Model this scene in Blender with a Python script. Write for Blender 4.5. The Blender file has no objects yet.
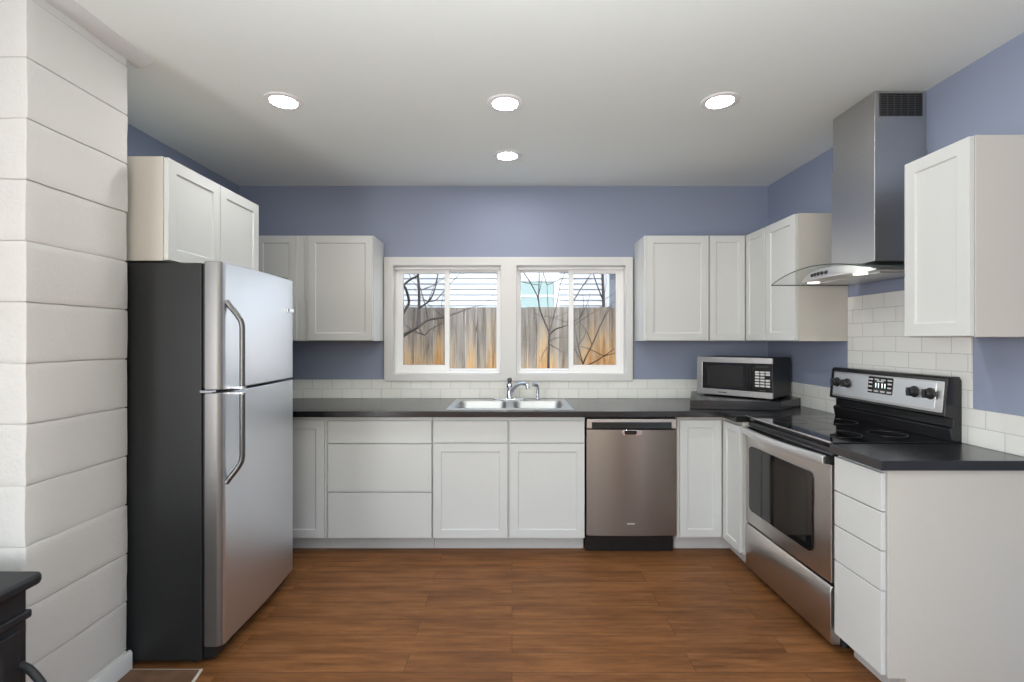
import bpy, bmesh, math, random
from mathutils import Vector, Matrix, noise as noisefn
random.seed(7)
R = math.radians
SC = bpy.context.scene
COL = SC.collection

# ------------------------------------------------------------------ camera, world, sun, exposure
FPX, CX, CY, EYE = 480.0, 512.0, 340.0, 1.385          # focal length and principal point in 1024x682 pixels
cam = bpy.data.cameras.new('camera'); camo = bpy.data.objects.new('camera', cam); COL.objects.link(camo)
camo.location = (0, 0, EYE); camo.rotation_euler = (R(90), 0, 0)
cam.sensor_width = 36.0; cam.lens = FPX / 1024 * 36.0; cam.shift_y = -1.0 / 1024
cam.clip_start = 0.05; cam.clip_end = 200
SC.camera = camo

world = bpy.data.worlds.new('sky'); SC.world = world; world.use_nodes = True
wn = world.node_tree.nodes; wl = world.node_tree.links
sky = wn.new('ShaderNodeTexSky'); sky.sky_type = 'NISHITA'; sky.sun_disc = False
sky.sun_elevation = R(48); sky.sun_rotation = R(150); sky.air_density = 1.0; sky.dust_density = 1.5
wl.new(sky.outputs[0], wn['Background'].inputs[0]); wn['Background'].inputs[1].default_value = 0.36

def sunlamp(elev, az, strength):
    l = bpy.data.lights.new('sun', 'SUN'); l.energy = strength; l.angle = R(1.0); l.color = (1, .95, .86)
    o = bpy.data.objects.new('sun', l); COL.objects.link(o)
    d = Vector((math.sin(az) * math.cos(elev), math.cos(az) * math.cos(elev), math.sin(elev)))
    o.rotation_euler = d.to_track_quat('Z', 'Y').to_euler(); o.location = d * 30
sunlamp(R(50), R(150), 2.0)

XLW, XRW = -2.133, 2.0
def area(name, loc, aim, sx, sy, power, color):
    l = bpy.data.lights.new(name, 'AREA'); l.shape = 'RECTANGLE'; l.size = sx; l.size_y = sy; l.energy = power; l.color = color
    o = bpy.data.objects.new(name, l); COL.objects.link(o); o.location = loc
    o.rotation_euler = (Vector(loc) - Vector(aim)).to_track_quat('Z', 'Y').to_euler()
    return o
area('daylight_rear_window', (0.0, -3.45, 1.55), (0.0, .6, 3.4), 3.2, 1.5, 15, (1.0, .93, .82))
area('side_fill_left', (XLW + .03, -1.0, 1.26), (2.0, -.7, 1.3), 1.25, 1.6, 74, (.98, .99, 1.0))  # added fill lamp out of view, brightens the right wall and its cabinets
area('side_fill_right', (XRW - .03, -1.0, 1.26), (-2.0, .0, 1.3), 1.25, 1.6, 3, (.98, .99, 1.0))  # added fill lamp out of view, brightens the chimney and fridge door
area('daylight_kitchen_window', (-.03, 3.70, 1.56), (-.03, 0.8, 2.5), 1.75, .82, 2.0, (.86, .93, 1.0))
area('ceiling_bounced_flash', (0.0, .08, 1.58), (0.0, .08, 2.6), .45, .45, 32, (.95, 1.0, .985))
CAN_EMIT = 80.0

SC.view_settings.view_transform = 'Standard'; SC.view_settings.look = 'None'
SC.view_settings.gamma = 1.0; SC.view_settings.use_curve_mapping = False
SC.view_settings.exposure = 0.70
SC.cycles.use_denoising = True
SC.cycles.max_bounces = 10; SC.cycles.diffuse_bounces = 5; SC.cycles.glossy_bounces = 5; SC.cycles.transparent_max_bounces = 12
SC.cycles.sample_clamp_indirect = 6.0
SC.cycles.caustics_reflective = False; SC.cycles.caustics_refractive = False

# ------------------------------------------------------------------ main dimensions (metres)
YB = 3.75                       # back wall
XL, XR = -2.133, 2.0            # side walls
ZC = 2.588                      # ceiling
YR = -3.6                       # rear wall, behind the camera
CT, CTH = 0.930, 0.038          # worktop height and thickness
UB, UT = 1.378, 2.140           # wall cabinets bottom / top

def P(px, py, Y):               # the point a pixel shows at depth Y
    return Vector(((px - CX) / FPX * Y, Y, EYE - (py - CY) / FPX * Y))

# ------------------------------------------------------------------ materials
def mat(name, color, rough=.5, metal=0.0, spec=.5, coat=0.0):
    m = bpy.data.materials.new(name); m.use_nodes = True
    b = m.node_tree.nodes['Principled BSDF']
    b.inputs['Base Color'].default_value = (*color, 1); b.inputs['Roughness'].default_value = rough
    b.inputs['Metallic'].default_value = metal; b.inputs['Specular IOR Level'].default_value = spec
    b.inputs['Coat Weight'].default_value = coat
    return m
def N(m, t, **kw):
    n = m.node_tree.nodes.new(t)
    for k, v in kw.items(): setattr(n, k, v)
    return n
def L(m, a, b): m.node_tree.links.new(a, b)
def BS(m): return m.node_tree.nodes['Principled BSDF']
def coords(m, scale=(1, 1, 1), order=None, offset=(0, 0, 0)):
    g = N(m, 'ShaderNodeNewGeometry'); out = g.outputs['Position']
    if order:
        s = N(m, 'ShaderNodeSeparateXYZ'); c = N(m, 'ShaderNodeCombineXYZ'); L(m, out, s.inputs[0])
        for i, k in enumerate(order):
            if k in 'XYZ': L(m, s.outputs[k], c.inputs[i])
        out = c.outputs[0]
    mp = N(m, 'ShaderNodeMapping'); mp.inputs['Scale'].default_value = scale; mp.inputs['Location'].default_value = offset
    L(m, out, mp.inputs[0]); return mp.outputs[0]
def noise(m, vec, scale, detail=4, rough=.55):
    n = N(m, 'ShaderNodeTexNoise'); n.inputs['Scale'].default_value = scale
    n.inputs['Detail'].default_value = detail; n.inputs['Roughness'].default_value = rough
    L(m, vec, n.inputs['Vector']); return n
def bump(m, h, strength, dist, prev=None):
    b = N(m, 'ShaderNodeBump'); b.inputs['Strength'].default_value = strength; b.inputs['Distance'].default_value = dist
    L(m, h, b.inputs['Height'])
    if prev is not None: L(m, prev, b.inputs['Normal'])
    L(m, b.outputs[0], BS(m).inputs['Normal']); return b.outputs[0]
def ramp(m, fac, stops):
    r = N(m, 'ShaderNodeValToRGB'); e = r.color_ramp.elements
    while len(e) < len(stops): e.new(.5)
    for el, (p, c) in zip(e, stops): el.position = p; el.color = (*c, 1)
    L(m, fac, r.inputs[0]); return r.outputs[0]
def mixc(m, fac, a, b, mode='MIX'):
    x = N(m, 'ShaderNodeMix', data_type='RGBA', blend_type=mode)
    if isinstance(fac, float): x.inputs[0].default_value = fac
    else: L(m, fac, x.inputs[0])
    for i, v in ((6, a), (7, b)):
        if isinstance(v, tuple): x.inputs[i].default_value = (*v, 1)
        else: L(m, v, x.inputs[i])
    return x.outputs[2]

def painted(name, color, rough, bscale=180, bstr=.06, spec=.35):
    m = mat(name, color, rough, spec=spec); n = noise(m, coords(m), bscale, 3); bump(m, n.outputs[0], bstr, .002)
    n2 = noise(m, coords(m), 1.7, 2)
    c = mixc(m, n2.outputs[0], tuple(v * .975 for v in color), tuple(min(1, v * 1.025) for v in color))
    L(m, c, BS(m).inputs['Base Color']); return m
def brushed(name, color, rough, stretch, aniso=.4, var=.10):
    m = mat(name, color, rough, metal=1.0); BS(m).inputs['Anisotropic'].default_value = aniso
    n = noise(m, coords(m, stretch), 1.0, 5, .7)
    mr = N(m, 'ShaderNodeMapRange'); mr.inputs['To Min'].default_value = max(.05, rough - var); mr.inputs['To Max'].default_value = rough + var
    L(m, n.outputs[0], mr.inputs[0]); L(m, mr.outputs[0], BS(m).inputs['Roughness']); bump(m, n.outputs[0], .002, .0003)
    return m

M = {}
M['wall_blue'] = painted('wall_blue_paint', (.270, .308, .412), .62)
M['ceiling'] = painted('ceiling_paint', (.84, .885, .86), .8, 220, .10)
M['wall_cream'] = painted('wall_cream_paint', (.58, .50, .41), .7)
M['cab_white'] = painted('white_cabinet_paint', (.60, .612, .604), .34, 90, .02)
M['cab_side'] = painted('cream_cabinet_panel', (.535, .512, .468), .42, 90, .02)  # creamier tone than the door white, for cabinet bodies and end panels
M['toe'] = painted('toe_board_paint', (.50, .49, .475), .5, 90, .02)
M['trim'] = painted('white_trim_paint', (.66, .66, .655), .4, 90, .02)
M['vinyl'] = mat('white_vinyl', (.86, .86, .86), .3)
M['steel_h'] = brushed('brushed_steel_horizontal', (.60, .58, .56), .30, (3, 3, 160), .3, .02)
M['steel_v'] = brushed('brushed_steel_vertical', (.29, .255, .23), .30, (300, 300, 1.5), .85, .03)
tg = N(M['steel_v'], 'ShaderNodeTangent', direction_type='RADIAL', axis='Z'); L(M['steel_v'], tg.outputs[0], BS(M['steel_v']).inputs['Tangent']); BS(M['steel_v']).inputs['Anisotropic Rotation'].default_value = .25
M['steel_door'] = brushed('fridge_steel', (.72, .74, .785), .37, (2, 2, 300), .0, .02)
M['steel_hood'] = brushed('hood_steel', (.56, .56, .56), .33, (3, 3, 160), .0, .04)
M['sink'] = brushed('sink_steel', (.52, .52, .52), .36, (200, 3, 3), .0, .05)
M['silver2'] = brushed('pale_panel_steel', (.78, .78, .78), .42, (3, 3, 300), .0, .04)
M['door_edge'] = mat('grey_door_edge', (.20, .195, .19), .40, .8)
M['chrome'] = mat('chrome', (.72, .73, .76), .08, 1)
M['silver'] = mat('silver_trim', (.80, .80, .81), .18, 1)
M['handle_dark'] = mat('dark_grey_handle', (.13, .13, .13), .28, .85)
M['black'] = mat('black_enamel', (.011, .011, .012), .22)
M['black_matte'] = mat('black_plastic', (.012, .012, .013), .48)
M['black_glass'] = mat('black_glass', (.006, .006, .007), .05, spec=.6)
M['oven_glass'] = mat('oven_window_glass', (.018, .018, .016), .06, spec=.5)
M['fridge_side'] = painted('fridge_side_paint', (.016, .017, .018), .42, 260, .15)
M['counter'] = painted('black_laminate', (.014, .014, .016), .20, 320, .03, .65)
M['iron'] = painted('cast_iron', (.016, .017, .020), .45, 160, .12)
M['key'] = mat('grey_key_print', (.55, .55, .55), .5)
M['lcd'] = mat('display_glass', (.03, .035, .035), .1)
M['grille_dark'] = mat('vent_dark', (.01, .01, .01), .6)
M['bark'] = painted('grey_bark', (.10, .085, .075), .9, 60, .5)
M['siding'] = painted('white_siding', (.60, .62, .64), .6, 60, .05)
M['roof'] = painted('grey_shingle', (.17, .18, .20), .9, 40, .5)
M['siding_grey'] = painted('grey_siding', (.22, .24, .27), .8, 40, .2)
M['teal_glass'] = mat('teal_window_glass', (.30, .40, .385), .5)
M['earth'] = painted('bare_earth', (.22, .18, .12), .95, 30, .6)

def emitter(name, color, strength):
    m = mat(name, color, .4); BS(m).inputs['Emission Color'].default_value = (*color, 1); BS(m).inputs['Emission Strength'].default_value = strength; return m
M['lens'] = emitter('lit_lamp_lens', (1, .975, .94), CAN_EMIT)
M['hood_lens'] = emitter('hood_lamp_lens', (1, .96, .88), 1.3)
M['digits'] = emitter('display_digits', (.75, .95, 1), .9)

def glass(name, tint, refl):
    m = bpy.data.materials.new(name); m.use_nodes = True; t = m.node_tree; t.nodes.remove(t.nodes['Principled BSDF'])
    a = N(m, 'ShaderNodeBsdfTransparent'); a.inputs[0].default_value = (*tint, 1)
    g = N(m, 'ShaderNodeBsdfGlossy'); g.inputs['Roughness'].default_value = .02
    lw = N(m, 'ShaderNodeLayerWeight'); pw = N(m, 'ShaderNodeMath', operation='POWER'); pw.inputs[1].default_value = 5; L(m, lw.outputs['Facing'], pw.inputs[0])
    f = N(m, 'ShaderNodeMath', operation='MULTIPLY_ADD'); f.inputs[1].default_value = refl; f.inputs[2].default_value = .004; L(m, pw.outputs[0], f.inputs[0])
    x = N(m, 'ShaderNodeMixShader'); L(m, f.outputs[0], x.inputs[0]); L(m, a.outputs[0], x.inputs[1]); L(m, g.outputs[0], x.inputs[2])
    L(m, x.outputs[0], t.nodes['Material Output'].inputs[0]); return m
M['pane'] = glass('window_glass', (.97, .985, .98), .5)
M['pane_screen'] = glass('window_glass_behind_screen', (.80, .81, .81), .3)
M['hood_glass'] = glass('hood_canopy_glass', (.965, .975, .97), .35)
M['glass_edge'] = mat('glass_edge', (.05, .07, .065), .15)

def floor_mat():
    m = mat('wood_plank_floor', (.2, .1, .05),   .45, spec=.2)
    v = coords(m)
    b = N(m, 'ShaderNodeTexBrick'); b.offset = .37; b.offset_frequency = 2
    b.inputs['Scale'].default_value = 1; b.inputs['Brick Width'].default_value = 1.22; b.inputs['Row Height'].default_value = .125
    b.inputs['Mortar Size'].default_value = .0012; b.inputs['Mortar Smooth'].default_value = .3
    b.inputs['Color1'].default_value = (.0, .0, .0, 1); b.inputs['Color2'].default_value = (1, 1, 1, 1); b.inputs['Mortar'].default_value = (.3, .3, .3, 1)
    L(m, v, b.inputs['Vector'])
    # each plank takes its own stretch of grain
    off = N(m, 'ShaderNodeVectorMath', operation='MULTIPLY_ADD'); off.inputs[1].default_value = (7.3, 3.1, 0)
    L(m, b.outputs['Color'], off.inputs[0]); L(m, v, off.inputs[2])
    mp = N(m, 'ShaderNodeMapping'); mp.inputs['Scale'].default_value = (2.3, 25, 1); L(m, off.outputs[0], mp.inputs[0])
    g = noise(m, mp.outputs[0], 1.0, 9, .74)
    mp2 = N(m, 'ShaderNodeMapping'); mp2.inputs['Scale'].default_value = (1.2, 5.5, 1); L(m, off.outputs[0], mp2.inputs[0])
    k = noise(m, mp2.outputs[0], 1.3, 3, .6)
    c1 = ramp(m, g.outputs[0], [(.30, (.105, .042, .014)), (.50, (.215, .090, .032)), (.72, (.315, .145, .056))])
    c2 = ramp(m, k.outputs[0], [(.30, (.60, .57, .55)), (.52, (1, 1, 1)), (.8, (1.16, 1.13, 1.08))])
    c = mixc(m, .75, c1, c2, 'MULTIPLY')
    tone = ramp(m, b.outputs['Color'], [(0, (.93, .92, .91)), (1, (1.04, 1.03, 1.02))])
    c = mixc(m, 1.0, c, tone, 'MULTIPLY')
    c = mixc(m, b.outputs['Fac'], c, (.045, .022, .012))
    L(m, c, BS(m).inputs['Base Color'])
    inv = N(m, 'ShaderNodeMath', operation='SUBTRACT'); inv.inputs[0].default_value = 1; L(m, b.outputs['Fac'], inv.inputs[1])
    n1 = bump(m, inv.outputs[0], .35, .001); bump(m, g.outputs[0], .08, .001, n1)
    return m
M['floor'] = floor_mat()

def tile_mat(name, order, offx, offy, w=.1535, h=.0765):
    m = mat(name, (.7, .7, .68), .16, spec=.5)
    v = coords(m, (1, 1, 1), order, (offx, offy, 0))
    b = N(m, 'ShaderNodeTexBrick'); b.offset = .5
    b.inputs['Scale'].default_value = 1; b.inputs['Brick Width'].default_value = w; b.inputs['Row Height'].default_value = h
    b.inputs['Mortar Size'].default_value = .0016; b.inputs['Mortar Smooth'].default_value = .4
    b.inputs['Color1'].default_value = (.80, .80, .765, 1); b.inputs['Color2'].default_value = (.76, .76, .73, 1); b.inputs['Mortar'].default_value = (.50, .495, .47, 1)
    L(m, v, b.inputs['Vector']); L(m, b.outputs['Color'], BS(m).inputs['Base Color'])
    inv = N(m, 'ShaderNodeMath', operation='SUBTRACT'); inv.inputs[0].default_value = 1; L(m, b.outputs['Fac'], inv.inputs[1])
    bump(m, inv.outputs[0], .5, .002); return m
M['tile_back'] = tile_mat('subway_tile_back', 'XZ0', .02, -CT, .1535, .0740)
M['tile_right'] = tile_mat('subway_tile_right', 'YZ0', .03, -CT, .1575, .0787)

def block_mat():
    m = mat('painted_concrete_block', (.65, .64, .62), .75, spec=.25)
    v = coords(m); n = noise(m, v, 75, 5, .65); n2 = noise(m, v, 260, 3); n3 = noise(m, v, 9, 4)
    a = bump(m, n.outputs[0], .35, .006); b = bump(m, n2.outputs[0], .28, .002, a); bump(m, n3.outputs[0], .30, .012, b)
    return m
M['block'] = block_mat()
M['mortar'] = mat('painted_mortar', (.62, .61, .58), .9)
def hearth_mat():
    m = mat('brown_hearth_tile', (.25, .13, .07), .5)
    n = noise(m, coords(m), 9, 5); L(m, ramp(m, n.outputs[0], [(.3, (.12, .065, .04)), (.7, (.24, .135, .08))]), BS(m).inputs['Base Color']); return m
M['hearth'] = hearth_mat()
M['grout'] = mat('pale_grout', (.55, .52, .47), .9)

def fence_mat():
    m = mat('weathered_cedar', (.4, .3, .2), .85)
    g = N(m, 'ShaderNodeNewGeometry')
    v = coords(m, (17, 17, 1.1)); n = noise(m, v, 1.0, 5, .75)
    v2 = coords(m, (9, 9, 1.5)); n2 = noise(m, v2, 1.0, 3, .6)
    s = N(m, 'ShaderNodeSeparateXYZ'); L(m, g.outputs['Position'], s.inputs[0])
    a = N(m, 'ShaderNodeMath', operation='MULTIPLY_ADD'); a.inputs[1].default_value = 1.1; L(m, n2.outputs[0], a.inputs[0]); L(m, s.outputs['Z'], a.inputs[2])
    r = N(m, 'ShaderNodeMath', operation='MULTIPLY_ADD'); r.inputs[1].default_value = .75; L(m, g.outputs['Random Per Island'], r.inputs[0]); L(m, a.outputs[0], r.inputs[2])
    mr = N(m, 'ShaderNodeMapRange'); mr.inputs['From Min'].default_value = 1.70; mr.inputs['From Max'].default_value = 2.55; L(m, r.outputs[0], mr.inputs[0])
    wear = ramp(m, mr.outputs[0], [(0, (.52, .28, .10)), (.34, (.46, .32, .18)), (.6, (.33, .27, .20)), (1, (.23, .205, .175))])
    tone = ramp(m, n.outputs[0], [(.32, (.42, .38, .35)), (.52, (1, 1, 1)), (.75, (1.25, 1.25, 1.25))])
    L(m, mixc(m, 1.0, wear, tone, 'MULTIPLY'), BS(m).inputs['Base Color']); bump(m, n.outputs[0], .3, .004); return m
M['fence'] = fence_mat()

# ------------------------------------------------------------------ mesh helpers
def new(): return bmesh.new()
def box(bm, x0, x1, y0, y1, z0, z1):
    v = [bm.verts.new((x, y, z)) for z in (z0, z1) for y in (y0, y1) for x in (x0, x1)]
    for f in ((0, 2, 3, 1), (4, 5, 7, 6), (0, 1, 5, 4), (2, 6, 7, 3), (0, 4, 6, 2), (1, 3, 7, 5)): bm.faces.new([v[i] for i in f])
    return v
def prism(bm, pts, z0, z1, fn=lambda x, y, z: (x, y, z)):
    a = [bm.verts.new(fn(p[0], p[1], z0)) for p in pts]; b = [bm.verts.new(fn(p[0], p[1], z1)) for p in pts]
    bm.faces.new(a[::-1]); bm.faces.new(b); n = len(pts)
    for i in range(n): bm.faces.new((a[i], a[(i + 1) % n], b[(i + 1) % n], b[i]))
def rrect(x0, x1, y0, y1, r, n=6):
    out = []
    for cx, cy, a0 in ((x1 - r, y1 - r, 0), (x0 + r, y1 - r, 90), (x0 + r, y0 + r, 180), (x1 - r, y0 + r, 270)):
        for i in range(n + 1):
            a = R(a0 + 90 * i / n); out.append((cx + r * math.cos(a), cy + r * math.sin(a)))
    return out
def grid_slab(bm, xs, ys, holes, z0, z1):
    nx, ny = len(xs) - 1, len(ys) - 1
    on = [[(i, j) not in holes for j in range(ny)] for i in range(nx)]
    vs = {}
    def V(i, j, k):
        if (i, j, k) not in vs: vs[i, j, k] = bm.verts.new((xs[i], ys[j], (z0, z1)[k]))
        return vs[i, j, k]
    for i in range(nx):
        for j in range(ny):
            if not on[i][j]: continue
            bm.faces.new((V(i, j, 1), V(i + 1, j, 1), V(i + 1, j + 1, 1), V(i, j + 1, 1)))
            bm.faces.new((V(i, j, 0), V(i, j + 1, 0), V(i + 1, j + 1, 0), V(i + 1, j, 0)))
            for di, dj, a, b in ((-1, 0, (i, j + 1), (i, j)), (1, 0, (i + 1, j), (i + 1, j + 1)), (0, -1, (i, j), (i + 1, j)), (0, 1, (i + 1, j + 1), (i, j + 1))):
                k, l = i + di, j + dj
                if 0 <= k < nx and 0 <= l < ny and on[k][l]: continue
                bm.faces.new((V(*a, 0), V(*b, 0), V(*b, 1), V(*a, 1)))
def tube(bm, pts, rad, seg=12, cap=True):
    pts = [Vector(p) for p in pts]; n = len(pts); rings = []
    rad = rad if isinstance(rad, (list, tuple)) else [rad] * n
    up = None
    for i, p in enumerate(pts):
        t = (pts[min(i + 1, n - 1)] - pts[max(i - 1, 0)]).normalized()
        if up is None: up = t.orthogonal().normalized()
        up = (up - t * up.dot(t)); up = up.normalized() if up.length > 1e-6 else t.orthogonal().normalized()
        w = t.cross(up)
        rings.append([bm.verts.new(p + (up * math.cos(2 * math.pi * k / seg) + w * math.sin(2 * math.pi * k / seg)) * rad[i]) for k in range(seg)])
    for a, b in zip(rings, rings[1:]):
        for k in range(seg): bm.faces.new((a[k], a[(k + 1) % seg], b[(k + 1) % seg], b[k]))
    if cap: bm.faces.new(rings[0][::-1]); bm.faces.new(rings[-1])
def smooth(pts, n=6):          # Catmull-Rom through the points
    p = [Vector(q) for q in pts]; p = [p[0] * 2 - p[1]] + p + [p[-1] * 2 - p[-2]]; out = []
    for i in range(1, len(p) - 2):
        for k in range(n):
            t = k / n; a, b, c, d = p[i - 1], p[i], p[i + 1], p[i + 2]
            out.append(.5 * ((2 * b) + (c - a) * t + (2 * a - 5 * b + 4 * c - d) * t * t + (3 * b - a - 3 * c + d) * t ** 3))
    out.append(p[-2]); return out
def lathe(bm, prof, c, axis='Z', seg=32, cap=True):
    rings = []
    for r, h in prof:
        ring = []
        for k in range(seg):
            a = 2 * math.pi * k / seg; u, v = r * math.cos(a), r * math.sin(a)
            q = {'Z': (u, v, h), 'X': (h, u, v), 'Y': (u, h, v)}[axis]
            ring.append(bm.verts.new(Vector(c) + Vector(q)))
        rings.append(ring)
    for a, b in zip(rings, rings[1:]):
        for k in range(seg): bm.faces.new((a[k], a[(k + 1) % seg], b[(k + 1) % seg], b[k]))
    if cap: bm.faces.new(rings[0][::-1]); bm.faces.new(rings[-1])

def wloc(o):
    p = Vector((0, 0, 0))
    while o is not None: p = p + o.location; o = o.parent
    return p
def obj(name, bm, material, parent=None, bev=.0, local=False, angle=35, label=None, mats=None):
    bmesh.ops.recalc_face_normals(bm, faces=bm.faces[:])
    if parent is not None and not local: bmesh.ops.translate(bm, verts=bm.verts[:], vec=-wloc(parent))
    me = bpy.data.meshes.new(name); bm.to_mesh(me); bm.free()
    for m in (mats or [material]): me.materials.append(m)
    me.polygons.foreach_set('use_smooth', [True] * len(me.polygons)); me.set_sharp_from_angle(angle=R(angle))
    o = bpy.data.objects.new(name, me); COL.objects.link(o)
    if parent is not None: o.parent = parent
    if bev:
        b = o.modifiers.new('edge', 'BEVEL'); b.width = bev; b.segments = 2; b.limit_method = 'ANGLE'; b.angle_limit = R(40); b.harden_normals = True
    if label: o['label'] = label
    return o
def thing(name, label, cat, loc=(0, 0, 0), group=None, kind=None):
    o = bpy.data.objects.new(name, None); COL.objects.link(o); o.location = loc; o.empty_display_size = .1
    return tag(o, label, cat, group, kind)
def tag(o, label, cat, group=None, kind=None):
    o['label'] = label; o['category'] = cat
    if group: o['group'] = group
    if kind: o['kind'] = kind
    return o
def struct(name, bm, material, label, cat, bev=0.0):
    return tag(obj(name, bm, material, None, bev), label, cat, None, 'structure')

# fronts: u runs along the front, d into the cabinet, w up
def face(kind, p):
    return {'-Y': lambda u, d, w: (u, p + d, w), '-X': lambda u, d, w: (p + d, u, w), '+X': lambda u, d, w: (p - d, u, w)}[kind]
def fbox(bm, F, u0, u1, d0, d1, w0, w1):
    v = [bm.verts.new(F(u, d, w)) for w in (w0, w1) for d in (d0, d1) for u in (u0, u1)]
    for f in ((0, 2, 3, 1), (4, 5, 7, 6), (0, 1, 5, 4), (2, 6, 7, 3), (0, 4, 6, 2), (1, 3, 7, 5)): bm.faces.new([v[i] for i in f])
def shaker(F, u0, u1, w0, w1, t=.019, rail=.052, rec=.007):
    bm = new()
    def ring(i, d): return [bm.verts.new(F(u, d, w)) for u, w in ((u0 + i, w0 + i), (u1 - i, w0 + i), (u1 - i, w1 - i), (u0 + i, w1 - i))]
    back, front, inn, pan = ring(0, t), ring(0, 0), ring(rail, 0), ring(rail + .004, rec)
    for a, b in ((back, front), (front, inn), (inn, pan)):
        for k in range(4): bm.faces.new((a[k], a[(k + 1) % 4], b[(k + 1) % 4], b[k]))
    bm.faces.new(pan); bm.faces.new(back[::-1]); return bm
def slab(F, u0, u1, w0, w1, t=.019):
    bm = new(); fbox(bm, F, u0, u1, 0, t, w0, w1); return bm
def carcass(bm, F, u0, u1, d0, d1, w0, w1, th=.016, top=True):
    fbox(bm, F, u0, u0 + th, d0, d1, w0, w1); fbox(bm, F, u1 - th, u1, d0, d1, w0, w1)
    fbox(bm, F, u0 + th, u1 - th, d0, d1, w0, w0 + th)
    if top: fbox(bm, F, u0 + th, u1 - th, d0, d1, w1 - th, w1)
    fbox(bm, F, u0 + th, u1 - th, d1 - th, d1, w0 + th, w1 - (th if top else 0))
    fbox(bm, F, u0 + th, u1 - th, d0, d0 + th, w0 + th, w1 - (th if top else 0))   # face frame

# ------------------------------------------------------------------ the room
bm = new(); box(bm, XL - .15, XR + .15, YR - .15, YB + .15, -.12, 0); struct('floor', bm, M['floor'], 'reddish brown wood plank floor running across the kitchen', 'floor')
bm = new(); box(bm, XL - .15, XR + .15, YR - .15, YB + .45, ZC, ZC + .15); struct('ceiling', bm, M['ceiling'], 'flat pale grey painted ceiling with recessed lights', 'ceiling')
# back wall with the window opening
WX0, WX1, WZ0, WZ1 = -.925, .885, 1.120, 1.965
def yslab(bm, xs, zs, holes, y0, y1):
    t = new(); grid_slab(t, xs, zs, holes, -y1, -y0)
    for v in t.verts: v.co = (v.co.x, -v.co.z, v.co.y)
    me = bpy.data.meshes.new('tmp'); t.to_mesh(me); t.free(); bm.from_mesh(me); bpy.data.meshes.remove(me)
LN = .012
bm = new(); yslab(bm, [XL - .15, WX0 - LN, WX1 + LN, XR + .15], [0, WZ0 - LN, WZ1 + LN, ZC], {(1, 1)}, YB, YB + .15)
struct('wall_back', bm, M['wall_blue'], 'slate blue painted back wall around the wide window', 'wall')
def xslab(bm, ys, zs, holes, x0, x1):
    t = new(); grid_slab(t, ys, zs, holes, x0, x1)
    for v in t.verts: v.co = (v.co.z, v.co.x, v.co.y)
    me = bpy.data.meshes.new('tmp'); t.to_mesh(me); t.free(); bm.from_mesh(me); bpy.data.meshes.remove(me)
bm = new(); xslab(bm, [YR, -1.68, -.32, YB], [0, .42, 2.10, ZC], {(1, 1)}, XL - .15, XL); struct('wall_left', bm, M['wall_blue'], 'slate blue left wall above the refrigerator cabinet', 'wall')
bm = new(); xslab(bm, [YR, -1.68, -.32, YB], [0, .42, 2.10, ZC], {(1, 1)}, XR, XR + .15); struct('wall_right', bm, M['wall_blue'], 'periwinkle blue right wall behind the range hood', 'wall')
bm = new(); yslab(bm, [XL - .15, -1.65, 1.65, XR + .15], [0, .75, 2.35, ZC], {(1, 1)}, YR - .15, YR)
struct('wall_rear', bm, M['wall_cream'], 'cream wall with a wide window behind the camera', 'wall')
bm = new(); t = .06
box(bm, -1.65, 1.65, YR - .10, YR - .03, .75, .75 + t); box(bm, -1.65, 1.65, YR - .10, YR - .03, 2.35 - t, 2.35)
for x in (-1.65, -.03, 1.65 - t): box(bm, x, x + t, YR - .10, YR - .03, .75 + t, 2.35 - t)
w3 = struct('window_3', bm, M['vinyl'], 'white framed window in the rear wall', 'window', .003)

for n, xa, lab in ((4, XL - .10, 'unseen white framed window added in the left wall for side fill light'), (5, XR + .03, 'unseen white framed window added in the right wall for side fill light')):
    bm = new(); xslab(bm, [-1.68, -1.62, -.38, -.32], [.42, .48, 2.04, 2.10], {(1, 1)}, xa, xa + .07); struct('window_%d' % n, bm, M['vinyl'], lab, 'window', .003)  # side window frames added out of view to go with the fill lamps

# ceiling trim beside the chimney
bm = new(); prism(bm, [(-1.622, ZC), (-1.622, ZC - .028), (-1.60, ZC - .028), (-1.558, ZC - .010), (-1.550, ZC)], 1.0, 2.075, lambda x, y, z: (x, z, y))
struct('trim_1', bm, M['trim'], 'white trim strip along the ceiling above the block chimney', 'trim')

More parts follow.
